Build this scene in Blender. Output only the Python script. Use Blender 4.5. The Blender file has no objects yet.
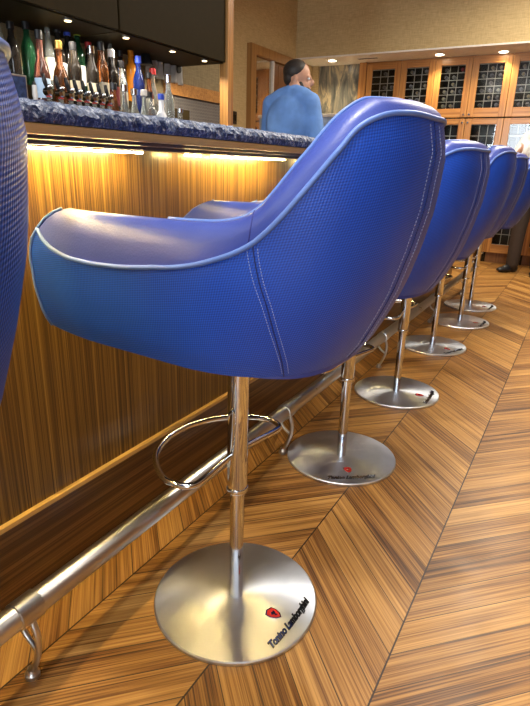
import bpy, bmesh, math, random
import numpy as np
from mathutils import Vector, Matrix
random.seed(4)
SC = bpy.context.scene
COL = SC.collection
R = math.radians

# ------------------------------------------------------------------ camera
cam_d = bpy.data.cameras.new('camera'); cam = bpy.data.objects.new('camera', cam_d); COL.objects.link(cam)
SC.camera = cam
PIT, ROL, YAW, H = 0.33004, 0.02846, 0.51143, 1.0719
cy, sy, cp, sp = math.cos(YAW), math.sin(YAW), math.cos(PIT), math.sin(PIT)
Fv = Vector((-sy*cp, cy*cp, -sp)); Rv = Vector((cy, sy, 0)); Uv = Rv.cross(Fv)
R2 = math.cos(ROL)*Rv + math.sin(ROL)*Uv; U2 = -math.sin(ROL)*Rv + math.cos(ROL)*Uv
m3 = Matrix((R2, U2, -Fv)).transposed()
cam.matrix_world = Matrix.Translation((0, 0, H)) @ m3.to_4x4()
cam_d.sensor_fit = 'VERTICAL'; cam_d.sensor_height = 36; cam_d.lens = 545.67/706*36
cam_d.clip_start = .02; cam_d.clip_end = 60

# ------------------------------------------------------------------ world, exposure, lights
w = bpy.data.worlds.new('world'); SC.world = w; w.use_nodes = True
w.node_tree.nodes['Background'].inputs[0].default_value = (1.0, .93, .85, 1)
w.node_tree.nodes['Background'].inputs[1].default_value = 0.3
SC.view_settings.view_transform = 'Standard'; SC.view_settings.look = 'None'
SC.view_settings.exposure = 0.22; SC.view_settings.gamma = 1.0
SC.view_settings.use_curve_mapping = False

def area(name, loc, rot, size, power, col=(1, .9, .78), sy_=None, spread=180):
    l = bpy.data.lights.new(name, 'AREA'); l.energy = power; l.color = col
    l.size = size; l.spread = R(spread)
    if sy_: l.shape = 'RECTANGLE'; l.size_y = sy_
    o = bpy.data.objects.new(name, l); COL.objects.link(o); o.location = loc
    o.rotation_euler = rot
    return o
def aim(o, p):
    o.rotation_euler = (Vector(p)-o.location).to_track_quat('-Z', 'Y').to_euler()
# daylight through the window behind the camera
dl = area('window_daylight', (-2.35, -2.56, 1.75), (R(90), 0, 0), 1.9, 150, (.84, .92, 1.0), 1.5)
area('window_daylight', (1.05, -2.56, 1.6), (R(90), 0, 0), 1.3, 62, (.82, .91, 1.0), 1.9)
# ceiling wash: added fill that brightens the room, no panel lamps there
area('ceiling_fill_light', (-.6, .6, 3.02), (0, 0, 0), .5, 38, (1, .95, .88), 3.2, 150)
area('ceiling_fill_light', (-.4, 5.0, 3.02), (0, 0, 0), .9, 110, (1, .90, .74), 2.6, 170)
def spot(loc, power, ang=70, blend=.6, rad=.04, col=(1, .86, .66), target=None, name='downlight_beam'):
    l = bpy.data.lights.new(name, 'SPOT'); l.energy = power; l.color = col
    l.spot_size = R(ang); l.spot_blend = blend; l.shadow_soft_size = rad
    o = bpy.data.objects.new(name, l); COL.objects.link(o); o.location = loc
    if target: aim(o, target)
    return o
for i, yy in enumerate((-.6, .8, 2.2, 3.6, 5.0)):
    spot((-.62, yy, 2.98), 75, 75, .8, .05, (1, .93, .82))
for yy in (0.2, 2.4, 4.6):
    spot((.9, yy, 2.98), 70, 80, .9, .06, (1, .90, .74))

# ------------------------------------------------------------------ material helpers
def mat(name):
    m = bpy.data.materials.new(name); m.use_nodes = True
    nt = m.node_tree; return m, nt, nt.nodes['Principled BSDF']
def N(nt, t, **kw):
    n = nt.nodes.new(t)
    for k, v in kw.items(): setattr(n, k, v)
    return n
def L(nt, a, b): nt.links.new(a, b)
def MT(nt, op, a, b=None, c=None):
    n = N(nt, 'ShaderNodeMath', operation=op)
    for i, v in enumerate((a, b, c)):
        if v is None: continue
        if isinstance(v, (int, float)): n.inputs[i].default_value = v
        else: L(nt, v, n.inputs[i])
    return n.outputs[0]
def ramp(nt, fac, stops, interp='LINEAR'):
    n = N(nt, 'ShaderNodeValToRGB'); n.color_ramp.interpolation = interp
    els = n.color_ramp.elements
    while len(els) < len(stops): els.new(.5)
    for e, (p, c) in zip(els, stops): e.position = p; e.color = (*c, 1) if len(c) == 3 else c
    L(nt, fac, n.inputs[0]); return n.outputs[0]
def simple(name, col, rough=.5, metal=0., spec=.5, emis=None, es=0, trans=0, ior=1.45, var=.06, vs=30, coat=0):
    m, nt, b = mat(name)
    b.inputs['Roughness'].default_value = rough; b.inputs['Metallic'].default_value = metal
    b.inputs['Specular IOR Level'].default_value = spec
    b.inputs['Transmission Weight'].default_value = trans; b.inputs['IOR'].default_value = ior
    b.inputs['Coat Weight'].default_value = coat
    tc = N(nt, 'ShaderNodeTexCoord'); no = N(nt, 'ShaderNodeTexNoise'); no.inputs['Scale'].default_value = vs
    no.inputs['Detail'].default_value = 3
    L(nt, tc.outputs['Object'], no.inputs['Vector'])
    lo = tuple(max(0, c*(1-var)) for c in col); hi = tuple(min(1, c*(1+var)) for c in col)
    L(nt, ramp(nt, no.outputs['Fac'], [(.3, lo), (.7, hi)]), b.inputs['Base Color'])
    if emis: b.inputs['Emission Color'].default_value = (*emis, 1); b.inputs['Emission Strength'].default_value = es
    return m
def bump(nt, b, h, strength=.3, dist=.002):
    n = N(nt, 'ShaderNodeBump'); n.inputs['Strength'].default_value = strength; n.inputs['Distance'].default_value = dist
    L(nt, h, n.inputs['Height']); L(nt, n.outputs[0], b.inputs['Normal'])
def grain_vec(nt, axis, fine, low, src=None):
    tc = N(nt, 'ShaderNodeTexCoord'); mp = N(nt, 'ShaderNodeMapping')
    s = [fine, fine, fine]; s['XYZ'.index(axis)] = low
    mp.inputs['Scale'].default_value = s
    L(nt, src or tc.outputs['Object'], mp.inputs['Vector']); return mp.outputs[0]
def wood(name, axis, stops, fine=160, low=2.5, rough=.35, coat=.0, fine2=40):
    m, nt, b = mat(name)
    a = N(nt, 'ShaderNodeTexNoise'); a.inputs['Scale'].default_value = 1; a.inputs['Detail'].default_value = 4; a.inputs['Roughness'].default_value = .65
    L(nt, grain_vec(nt, axis, fine, low), a.inputs['Vector'])
    c = N(nt, 'ShaderNodeTexNoise'); c.inputs['Scale'].default_value = 1; c.inputs['Detail'].default_value = 2
    L(nt, grain_vec(nt, axis, fine2, low*.4), c.inputs['Vector'])
    f = MT(nt, 'ADD', MT(nt, 'MULTIPLY', a.outputs['Fac'], .62), MT(nt, 'MULTIPLY', c.outputs['Fac'], .38))
    L(nt, ramp(nt, f, stops), b.inputs['Base Color'])
    b.inputs['Roughness'].default_value = rough; b.inputs['Coat Weight'].default_value = coat
    b.inputs['Coat Roughness'].default_value = .15
    bump(nt, b, f, .12, .001)
    return m

# veneers
M = {}
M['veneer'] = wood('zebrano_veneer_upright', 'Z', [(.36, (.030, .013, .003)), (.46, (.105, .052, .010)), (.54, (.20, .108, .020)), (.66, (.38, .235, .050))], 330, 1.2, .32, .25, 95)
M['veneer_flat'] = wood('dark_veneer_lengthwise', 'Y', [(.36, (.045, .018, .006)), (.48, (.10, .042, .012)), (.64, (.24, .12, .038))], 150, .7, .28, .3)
M['trim'] = wood('golden_oak_trim', 'Y', [(.35, (.50, .29, .08)), (.65, (.78, .50, .17))], 90, 1.5, .35)
M['cabinet'] = wood('warm_cabinet_wood', 'Z', [(.36, (.28, .11, .026)), (.5, (.46, .20, .048)), (.66, (.62, .31, .09))], 110, 1.5, .35, .2)
M['cabinet_h'] = wood('warm_cabinet_wood_across', 'X', [(.36, (.28, .11, .026)), (.5, (.46, .20, .048)), (.66, (.62, .31, .09))], 110, 1.5, .35, .2)
M['doorwood'] = wood('brown_door_wood', 'Z', [(.36, (.16, .06, .018)), (.64, (.30, .13, .04))], 90, 1.5, .4)
M['framewood'] = wood('frame_wood', 'Z', [(.36, (.26, .12, .03)), (.64, (.42, .21, .06))], 90, 1.5, .4)
M['soffitwood'] = wood('grey_brown_soffit', 'Y', [(.36, (.07, .05, .03)), (.64, (.16, .115, .07))], 90, 1, .4)

def floor_mat():
    m, nt, b = mat('chevron_teak_floor')
    g = N(nt, 'ShaderNodeNewGeometry'); s = N(nt, 'ShaderNodeSeparateXYZ'); L(nt, g.outputs['Position'], s.inputs[0])
    xp = MT(nt, 'ADD', s.outputs['X'], .208+.345*40); y = s.outputs['Y']
    band = MT(nt, 'FLOOR', MT(nt, 'DIVIDE', xp, .345))
    tri = MT(nt, 'PINGPONG', xp, .345)
    t = MT(nt, 'DIVIDE', MT(nt, 'SUBTRACT', MT(nt, 'SUBTRACT', y, tri), .892-.1125*200), .1125)
    al = MT(nt, 'ADD', y, tri)
    pid = MT(nt, 'FLOOR', t); fr = MT(nt, 'FRACT', t)
    cv = N(nt, 'ShaderNodeCombineXYZ'); L(nt, pid, cv.inputs[0]); L(nt, band, cv.inputs[1])
    wn = N(nt, 'ShaderNodeTexWhiteNoise', noise_dimensions='2D'); L(nt, cv.outputs[0], wn.inputs['Vector'])
    rnd = wn.outputs['Value']
    def gr(fa, fl, det, off):
        v = N(nt, 'ShaderNodeCombineXYZ'); L(nt, MT(nt, 'MULTIPLY', t, fa), v.inputs[0]); L(nt, MT(nt, 'MULTIPLY', al, fl), v.inputs[1])
        L(nt, MT(nt, 'ADD', MT(nt, 'MULTIPLY', rnd, 37), off), v.inputs[2])
        n = N(nt, 'ShaderNodeTexNoise'); n.inputs['Scale'].default_value = 1; n.inputs['Detail'].default_value = det; n.inputs['Roughness'].default_value = .6
        L(nt, v.outputs[0], n.inputs['Vector']); return n.outputs['Fac']
    fine = gr(24, 1.8, 4, 0); broad = gr(5, .8, 2, 9)
    f = MT(nt, 'ADD', MT(nt, 'MULTIPLY', fine, .6), MT(nt, 'MULTIPLY', broad, .4))
    f = MT(nt, 'ADD', f, MT(nt, 'MULTIPLY', MT(nt, 'SUBTRACT', rnd, .5), .15))
    col = ramp(nt, f, [(.34, (.050, .017, .004)), (.43, (.20, .080, .016)), (.52, (.37, .178, .042)), (.67, (.60, .33, .095))])
    # joints
    j1 = MT(nt, 'LESS_THAN', fr, .034)
    sm = MT(nt, 'FRACT', MT(nt, 'DIVIDE', xp, .345))
    j2 = MT(nt, 'MAXIMUM', MT(nt, 'LESS_THAN', sm, .006), MT(nt, 'GREATER_THAN', sm, .994))
    j = MT(nt, 'MAXIMUM', MT(nt, 'MULTIPLY', j1, .85), j2)
    mx = N(nt, 'ShaderNodeMix', data_type='RGBA'); L(nt, j, mx.inputs[0]); L(nt, col, mx.inputs[6]); mx.inputs[7].default_value = (.03, .012, .005, 1)
    L(nt, mx.outputs[2], b.inputs['Base Color'])
    no = N(nt, 'ShaderNodeTexNoise'); no.inputs['Scale'].default_value = 9; no.inputs['Detail'].default_value = 5
    L(nt, g.outputs['Position'], no.inputs['Vector'])
    L(nt, MT(nt, 'ADD', MT(nt, 'MULTIPLY', no.outputs['Fac'], .22), .31), b.inputs['Roughness'])
    bump(nt, b, MT(nt, 'SUBTRACT', MT(nt, 'MULTIPLY', f, .3), j), .25, .0012)
    return m
M['floor'] = floor_mat()

def wallpaper(name, c1, c2):
    m, nt, b = mat(name)
    tc = N(nt, 'ShaderNodeTexCoord')
    outs = []
    for sc in ((160, 160, 12), (14, 14, 170)):
        mp = N(nt, 'ShaderNodeMapping'); mp.inputs['Scale'].default_value = sc; L(nt, tc.outputs['Object'], mp.inputs[0])
        n = N(nt, 'ShaderNodeTexNoise'); n.inputs['Scale'].default_value = 1; n.inputs['Detail'].default_value = 3; L(nt, mp.outputs[0], n.inputs[0]); outs.append(n.outputs['Fac'])
    f = MT(nt, 'MULTIPLY', MT(nt, 'ADD', outs[0], outs[1]), .5)
    L(nt, ramp(nt, f, [(.38, c1), (.62, c2)]), b.inputs['Base Color']); b.inputs['Roughness'].default_value = .8
    bump(nt, b, f, .2, .001); return m
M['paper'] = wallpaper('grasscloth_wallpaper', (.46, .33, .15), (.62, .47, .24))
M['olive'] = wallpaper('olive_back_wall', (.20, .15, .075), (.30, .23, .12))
M['white_ceiling'] = simple('white_ceiling_paint', (.78, .74, .68), .8)
M['plain'] = simple('plain_plaster', (.62, .60, .56), .8)

def stone_mat(name, stops, scale=14, rough=.35, vein=None):
    m, nt, b = mat(name)
    tc = N(nt, 'ShaderNodeTexCoord')
    n = N(nt, 'ShaderNodeTexNoise'); n.inputs['Scale'].default_value = scale; n.inputs['Detail'].default_value = 9; n.inputs['Roughness'].default_value = .7; n.inputs['Distortion'].default_value = 1.6
    L(nt, tc.outputs['Object'], n.inputs[0])
    f = n.outputs['Fac']
    if vein:
        wv = N(nt, 'ShaderNodeTexWave', bands_direction='DIAGONAL'); wv.inputs['Scale'].default_value = vein; wv.inputs['Distortion'].default_value = 9; wv.inputs['Detail'].default_value = 4
        L(nt, tc.outputs['Object'], wv.inputs[0]); f = MT(nt, 'ADD', MT(nt, 'MULTIPLY', f, .6), MT(nt, 'MULTIPLY', wv.outputs['Fac'], .4))
    L(nt, ramp(nt, f, stops), b.inputs['Base Color']); b.inputs['Roughness'].default_value = rough
    bump(nt, b, f, .5, .004); return m
M['granite'] = stone_mat('blue_chiselled_granite', [(.36, (.006, .010, .030)), (.46, (.018, .034, .085)), (.53, (.055, .09, .18)), (.60, (.40, .42, .46)), (.66, (.10, .13, .20))], 75, .35)
def marble_mat():
    m, nt, b = mat('grey_gold_marble'); tc = N(nt, 'ShaderNodeTexCoord')
    mp = N(nt, 'ShaderNodeMapping'); mp.inputs['Rotation'].default_value = (0, R(-38), 0); mp.inputs['Scale'].default_value = (9, 9, 2.2)
    L(nt, tc.outputs['Object'], mp.inputs[0])
    n = N(nt, 'ShaderNodeTexNoise'); n.inputs['Scale'].default_value = 1; n.inputs['Detail'].default_value = 8; n.inputs['Roughness'].default_value = .65; n.inputs['Distortion'].default_value = .8
    L(nt, mp.outputs[0], n.inputs[0])
    L(nt, ramp(nt, n.outputs['Fac'], [(.34, (.07, .075, .07)), (.47, (.15, .15, .135)), (.54, (.24, .22, .17)), (.60, (.46, .38, .24)), (.68, (.22, .21, .19))]), b.inputs['Base Color'])
    b.inputs['Roughness'].default_value = .25; return m
M['marble'] = marble_mat()
def mosaic():
    m, nt, b = mat('diagonal_mosaic_tile')
    tc = N(nt, 'ShaderNodeTexCoord'); mp = N(nt, 'ShaderNodeMapping'); mp.inputs['Rotation'].default_value = (R(45), 0, 0)
    L(nt, tc.outputs['Object'], mp.inputs[0])
    s = N(nt, 'ShaderNodeSeparateXYZ'); L(nt, mp.outputs[0], s.inputs[0]); c = N(nt, 'ShaderNodeCombineXYZ'); L(nt, s.outputs['Y'], c.inputs[0]); L(nt, s.outputs['Z'], c.inputs[1])
    br = N(nt, 'ShaderNodeTexBrick'); br.inputs['Scale'].default_value = 16
    br.inputs['Color1'].default_value = (.045, .04, .04, 1); br.inputs['Color2'].default_value = (.10, .09, .085, 1); br.inputs['Mortar'].default_value = (.22, .20, .18, 1); br.inputs['Mortar Size'].default_value = .05
    L(nt, c.outputs[0], br.inputs['Vector']); L(nt, br.outputs['Color'], b.inputs['Base Color']); b.inputs['Roughness'].default_value = .3
    return m
M['mosaic'] = mosaic()

def fabric_mat(name, c_lo, c_hi, scale=1., rough=.42, st=.5):
    # woven cloth: UV in metres, small alternating cells
    m, nt, b = mat(name)
    tc = N(nt, 'ShaderNodeTexCoord'); s = N(nt, 'ShaderNodeSeparateXYZ'); L(nt, tc.outputs['UV'], s.inputs[0])
    k = 2*math.pi/.0072*scale
    u = MT(nt, 'SINE', MT(nt, 'MULTIPLY', MT(nt, 'ADD', s.outputs[0], s.outputs[1]), k*.7)); v = MT(nt, 'SINE', MT(nt, 'MULTIPLY', MT(nt, 'SUBTRACT', s.outputs[0], s.outputs[1]), k))
    h = MT(nt, 'ADD', MT(nt, 'MULTIPLY', MT(nt, 'MULTIPLY', u, v), .5), .5)
    no = N(nt, 'ShaderNodeTexNoise'); no.inputs['Scale'].default_value = 7; L(nt, tc.outputs['Object'], no.inputs[0])
    f = MT(nt, 'ADD', MT(nt, 'MULTIPLY', h, .7), MT(nt, 'MULTIPLY', no.outputs['Fac'], .3))
    L(nt, ramp(nt, f, [(.15, c_lo), (.8, c_hi)]), b.inputs['Base Color']); b.inputs['Roughness'].default_value = rough
    b.inputs['Specular IOR Level'].default_value = .45
    bump(nt, b, h, st, .0012); return m
M['weave'] = fabric_mat('royal_blue_woven_vinyl', (.004, .024, .23), (.012, .100, .62))
def leather(name, c1, c2, rough=.36):
    m, nt, b = mat(name)
    tc = N(nt, 'ShaderNodeTexCoord'); v = N(nt, 'ShaderNodeTexVoronoi'); v.inputs['Scale'].default_value = 260; L(nt, tc.outputs['Object'], v.inputs[0])
    no = N(nt, 'ShaderNodeTexNoise'); no.inputs['Scale'].default_value = 6; L(nt, tc.outputs['Object'], no.inputs[0])
    L(nt, ramp(nt, no.outputs['Fac'], [(.3, c1), (.7, c2)]), b.inputs['Base Color']); b.inputs['Roughness'].default_value = rough
    bump(nt, b, v.outputs['Distance'], .25, .0008); return m
M['leather'] = leather('periwinkle_blue_leather', (.034, .056, .27), (.050, .080, .345))
M['piping'] = simple('pale_blue_piping', (.11, .20, .52), .4)
M['thread'] = simple('pale_thread', (.35, .42, .70), .6)
M['under'] = simple('dark_seat_underside', (.02, .02, .03), .7)

def steel(name, rough=.2, aniso=0., col=(.62, .61, .59), radial=False, scr=.0):
    m, nt, b = mat(name)
    b.inputs['Metallic'].default_value = 1
    tc = N(nt, 'ShaderNodeTexCoord'); no = N(nt, 'ShaderNodeTexNoise'); no.inputs['Scale'].default_value = 14; no.inputs['Detail'].default_value = 6
    L(nt, tc.outputs['Object'], no.inputs[0])
    L(nt, ramp(nt, no.outputs['Fac'], [(.3, tuple(c*.92 for c in col)), (.7, col)]), b.inputs['Base Color'])
    L(nt, MT(nt, 'ADD', MT(nt, 'MULTIPLY', no.outputs['Fac'], rough*.5), rough*.75), b.inputs['Roughness'])
    if radial:
        b.inputs['Anisotropic'].default_value = aniso
        tg = N(nt, 'ShaderNodeTangent', direction_type='RADIAL', axis='Z'); L(nt, tg.outputs[0], b.inputs['Tangent'])
    if scr:
        hs = []
        for q, (sx, rz) in enumerate(((1, .6), (1, 2.1), (1, 1.2))):
            mp = N(nt, 'ShaderNodeMapping'); mp.inputs['Rotation'].default_value = (0, 0, rz); mp.inputs['Scale'].default_value = (260, 5, 5)
            L(nt, tc.outputs['Object'], mp.inputs[0]); n2 = N(nt, 'ShaderNodeTexNoise'); n2.inputs['Scale'].default_value = 1; n2.inputs['Detail'].default_value = 1; L(nt, mp.outputs[0], n2.inputs[0])
            hs.append(MT(nt, 'GREATER_THAN', n2.outputs['Fac'], .69))
        bump(nt, b, MT(nt, 'MAXIMUM', MT(nt, 'MAXIMUM', hs[0], hs[1]), hs[2]), scr, .0004)
    return m
M['chrome'] = steel('polished_chrome', .07, col=(.70, .74, .80))
M['brushed'] = steel('scratched_brushed_steel', .36, .8, (.79, .83, .90), True, .8)
M['rail'] = steel('satin_rail_steel', .30, col=(.58, .575, .56))
M['red'] = simple('red_enamel', (.55, .012, .012), .3)
M['glass'] = simple('clear_glass', (.93, .96, .95), .04, trans=1, var=.01)
M['dark'] = simple('near_black', (.012, .012, .014), .35)
M['darkgloss'] = simple('dark_glossy_cabinet', (.030, .021, .009), .5, spec=.06)
M['led'] = simple('led_strip', (1, .9, .6), .5, emis=(1, .72, .27), es=140)
M['lamp'] = simple('lamp_lens', (1, .95, .85), .5, emis=(1, .86, .62), es=22)
M['glint'] = simple('tiny_lamp', (1, .8, .5), .5, emis=(1, .75, .4), es=6)
M['white'] = simple('white_paint', (.75, .73, .70), .5)
M['mirror'] = simple('bronze_mirror', (.62, .54, .42), .06, metal=1)

# ------------------------------------------------------------------ mesh helpers
def link(name, me, parent=None, m=None, smooth=True):
    o = bpy.data.objects.new(name, me); COL.objects.link(o)
    if parent: o.parent = parent
    if m is not None: me.materials.append(m)
    if smooth:
        for p in me.polygons: p.use_smooth = True
    return o
def frombm(name, bm, m, parent=None, smooth=False):
    me = bpy.data.meshes.new(name); bmesh.ops.recalc_face_normals(bm, faces=bm.faces[:]); bm.to_mesh(me); bm.free()
    return link(name, me, parent, m, smooth)
def abox(bm, x0, x1, y0, y1, z0, z1, bev=0):
    r = bmesh.ops.create_cube(bm, size=1)
    for v in r['verts']:
        v.co = Vector(((x0+x1)/2+v.co.x*(x1-x0), (y0+y1)/2+v.co.y*(y1-y0), (z0+z1)/2+v.co.z*(z1-z0)))
    if bev:
        es = list({e for v in r['verts'] for e in v.link_edges})
        bmesh.ops.bevel(bm, geom=es, offset=bev, segments=2, profile=.5, affect='EDGES')
    return r['verts']
def box(name, x0, x1, y0, y1, z0, z1, m, parent=None, bev=0):
    bm = bmesh.new(); abox(bm, x0, x1, y0, y1, z0, z1, bev); return frombm(name, bm, m, parent)
def alathe(bm, prof, seg=32, c=(0, 0, 0), M4=None):
    rings = []
    for r, z in prof:
        ring = []
        for k in range(seg):
            a = 2*math.pi*k/seg; p = Vector((c[0]+r*math.cos(a), c[1]+r*math.sin(a), c[2]+z))
            if M4: p = M4 @ p
            ring.append(bm.verts.new(p))
        rings.append(ring)
    for a, b in zip(rings[:-1], rings[1:]):
        for k in range(seg): bm.faces.new((a[k], a[(k+1) % seg], b[(k+1) % seg], b[k]))
    bm.faces.new(rings[0][::-1]); bm.faces.new(rings[-1])
def lathe(name, prof, m, parent=None, seg=32, smooth=True, c=(0, 0, 0), M4=None):
    bm = bmesh.new(); alathe(bm, prof, seg, c, M4); o = frombm(name, bm, m, parent, smooth)
    if smooth: sharp(o)
    return o
def sharp(o, ang=35):
    me = o.data
    bm = bmesh.new(); bm.from_mesh(me)
    for e in bm.edges:
        if len(e.link_faces) == 2 and e.calc_face_angle(0) > R(ang): e.smooth = False
    bm.to_mesh(me); bm.free()
def atube(bm, pts, r, seg=12, closed=False):
    pts = [Vector(p) for p in pts]; n = len(pts)
    rs = [float(q) for q in r] if isinstance(r, (list, tuple)) else [float(r)]*n
    T = []
    for i in range(n):
        if closed: t = pts[(i+1) % n]-pts[i-1]
        else: t = pts[min(i+1, n-1)]-pts[max(i-1, 0)]
        T.append(t.normalized())
    up = Vector((0, 0, 1)) if abs(T[0].z) < .9 else Vector((1, 0, 0))
    nrm = (up-T[0]*up.dot(T[0])).normalized(); rings = []
    for i in range(n):
        nrm = (nrm-T[i]*nrm.dot(T[i])).normalized(); bn = T[i].cross(nrm)
        rings.append([bm.verts.new(pts[i]+rs[i]*(math.cos(2*math.pi*k/seg)*nrm+math.sin(2*math.pi*k/seg)*bn)) for k in range(seg)])
    pr = list(zip(rings[:-1], rings[1:]))
    if closed: pr.append((rings[-1], rings[0]))
    for a, b in pr:
        for k in range(seg): bm.faces.new((a[k], a[(k+1) % seg], b[(k+1) % seg], b[k]))
    if not closed: bm.faces.new(rings[0][::-1]); bm.faces.new(rings[-1])
def tube(name, pts, r, m, parent=None, seg=12, closed=False):
    bm = bmesh.new(); atube(bm, pts, r, seg, closed); return frombm(name, bm, m, parent, True)
def smoothpath(pts, n=8):
    P = [Vector(p) for p in pts]; out = []
    for i in range(len(P)-1):
        p0 = P[max(i-1, 0)]; p1 = P[i]; p2 = P[i+1]; p3 = P[min(i+2, len(P)-1)]
        for k in range(n):
            t = k/n
            out.append(.5*((2*p1)+(p2-p0)*t+(2*p0-5*p1+4*p2-p3)*t*t+(3*p1-p0-3*p2+p3)*t**3))
    out.append(P[-1]); return out
def thing(name, label, cat, loc=(0, 0, 0), rz=0, group=None):
    o = bpy.data.objects.new(name, None); COL.objects.link(o); o.location = loc; o.rotation_euler = (0, 0, rz)
    o.empty_display_size = .05
    o['label'] = label; o['category'] = cat
    if group: o['group'] = group
    return o
def tag(o, label, cat, group=None, kind=None):
    o['label'] = label; o['category'] = cat
    if group: o['group'] = group
    if kind: o['kind'] = kind
    return o
def struct(o, label=None, cat=None):
    o['kind'] = 'structure'
    if label: o['label'] = label
    if cat: o['category'] = cat
    return o
def dup(root, loc=None, rz=None, label=None, group=None):
    r = root.copy(); COL.objects.link(r)
    if loc is not None: r.location = loc
    if rz is not None: r.rotation_euler = (0, 0, rz)
    if label: r['label'] = label
    if group: r['group'] = group
    for ch in list(root.children):
        c = ch.copy(); COL.objects.link(c); c.parent = r
        for g in ch.children:
            d = g.copy(); COL.objects.link(d); d.parent = c
    return r

# ------------------------------------------------------------------ room shell
XL, XR, YB, YF, ZC = -3.55, 3.2, 7.9, -2.6, 3.1
box_ = lambda n, *a, label=None, cat=None: struct(box(n, *a), label, cat)
box_('floor', XL-.1, XR+.1, YF-.1, YB+.1, -.1, 0, M['floor'], label='brown wooden floor laid in a chevron pattern', cat='floor')
box_('ceiling', XL-.1, XR+.1, YF-.1, YB+.1, ZC, ZC+.1, M['white_ceiling'], label='white ceiling above the bar room', cat='ceiling')
box_('wall_left', XL-.1, XL, YF-.1, YB+.1, 0, ZC, M['paper'], label='gold grasscloth wall behind the man in blue', cat='wall')
box_('wall_right', XR, XR+.1, YF-.1, YB+.1, 0, ZC, M['doorwood'], label='plain wall on the far right of the room', cat='wall')
box_('wall_back', XL, XR, YB, YB+.1, 0, ZC, M['paper'], label='wall behind the wine cabinets', cat='wall')
box_('wall_front', XL, XR, YF-.1, YF, 0, ZC, M['plain'], label='plain wall behind the camera', cat='wall')
wn = struct(box('window_1', -3.35, -1.35, -2.6, -2.57, .92, .98, M['white']), 'bright window behind the camera', 'window')
for x in (-3.35, -2.37, -1.39): box('window_bar', x, x+.04, -2.6, -2.53, .92, 2.58, M['white'], wn)
box('window_head', -3.35, -1.35, -2.6, -2.53, 2.54, 2.58, M['white'], wn)
wn2 = struct(box('window_2', .38, 1.74, -2.6, -2.57, .58, .64, M['white']), 'tall bright window behind the camera', 'window')
for x in (.36, 1.04, 1.72): box('window_bar', x, x+.03, -2.6, -2.53, .58, 2.58, M['white'], wn2)
# dropped bulkhead over the wine cabinets
bk = struct(box('trim_1', XL, XR, 6.9, YB, 2.37, ZC, M['paper']), 'papered bulkhead above the wine cabinets', 'bulkhead')
sf = struct(box('trim_2', XL, XR, 6.895, 7.44, 2.355, 2.372, M['white_ceiling']), 'white underside of the bulkhead with small lamps', 'soffit')
# marble panel and the papered strip beside it
struct(box('trim_3', -3.46, -2.86, 7.44, YB, 0, 2.355, M['marble']), 'grey and gold marble wall panel beside the wine cabinets', 'wall panel')
struct(box('trim_4', XL, -3.462, 7.40, YB, 0, 2.355, M['paper']), 'narrow papered strip beside the marble panel', 'wall strip')
# door in the left wall
dr = struct(box('door_1', XL, XL+.025, 6.42, 6.74, 0, 2.22, M['doorwood']), 'brown wooden door leaf behind the man', 'door')
for i, (a, b) in enumerate(((5.73, 5.84), (6.74, 6.84))):
    box('door_jamb', XL, XL+.06, a, b, 0, 2.34, M['framewood'], dr)
box('door_head', XL, XL+.06, 5.84, 6.74, 2.24, 2.34, M['framewood'], dr)
box('mirror_panel', XL, XL+.02, 5.84, 6.25, 0, 2.24, M['mirror'], dr)
box('glass_edge', XL, XL+.045, 6.25, 6.28, 0, 2.24, M['white'], dr)
box('side_leaf', XL, XL+.022, 6.28, 6.42, 0, 2.22, M['doorwood'], dr)
# switch plate on the left wall
t = thing('switch_plate', 'small dark metal switch plate on the gold wall beside the door frame', 'switch', (XL, 5.46, 1.565))
box('plate', 0, .012, -.06, .06, -.065, .065, simple('dark_bronze', (.06, .04, .025), .35, metal=.6), t, .004)
for q in (-.025, .025): box('rocker', .012, .020, q-.014, q+.014, -.03, .03, M['darkgloss'], t, .003)

# bulkhead downlights
k = 0
for x, y, lb in ((-3.132, 7.10, 'round ceiling lamp above the marble panel, just right of the man'), (-1.814, 7.19, 'round ceiling lamp above the second pair of wine cabinet doors'), (-1.129, 7.27, 'round ceiling lamp at the right above the wine cabinets')):
    t = thing('downlight', lb, 'ceiling lamp', (x, y, 2.355), 0, 'downlights under the bulkhead')
    lathe('trim_ring', [(.062, -.004), (.062, 0), (.045, 0), (.045, -.004)][::-1], M['white'], t, 28)
    lathe('lens', [(.046, -.006), (.046, -.001)], M['lamp'], t, 28)
    spot((x, y-.0, 2.34), 30, 120, .8, .03, (1, .80, .5), (x, y+.08, 0))
# ceiling downlight glimpsed above
t = thing('ceiling_speaker', 'small dark round fitting in the white ceiling above the corner', 'ceiling fitting', (-3.2, 6.55, 3.1))
lathe('ring', [(.06, -.006), (.06, 0)], M['dark'], t, 24)
t = thing('air_vent', 'thin dark slot vent under the bulkhead between two ceiling lamps', 'vent', (-2.66, 7.10, 2.355))
box('frame', -.13, .13, -.03, .03, -.006, 0, M['white'], t)
for q in (-.015, .0, .015): box('slot', -.12, .12, q-.004, q+.004, -.008, -.006, M['dark'], t)

# ------------------------------------------------------------------ the bar
BX, BYs, BYe = -1.05, -1.9, 5.6
bar = thing('bar_counter', 'long bar clad in striped brown veneer under the blue granite top', 'bar counter', (BX, 0, 0))
def bb(name, x0, x1, y0, y1, z0, z1, m, bev=0): return box(name, x0-BX, x1-BX, y0, y1, z0, z1, m, bar, bev)
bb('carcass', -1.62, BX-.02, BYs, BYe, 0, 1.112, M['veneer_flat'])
joints = [BYs, -.35, 1.70, 2.95, 4.3, BYe]
for a, b in zip(joints[:-1], joints[1:]):
    bb('front_panel', BX-.02, BX, a+.0015, b-.0015, .262, 1.108, M['veneer'])
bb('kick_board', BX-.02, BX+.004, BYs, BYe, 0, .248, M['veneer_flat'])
bb('trim_strip', BX-.02, BX+.014, BYs, BYe, .248, .262, M['trim'], .002)
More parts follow.
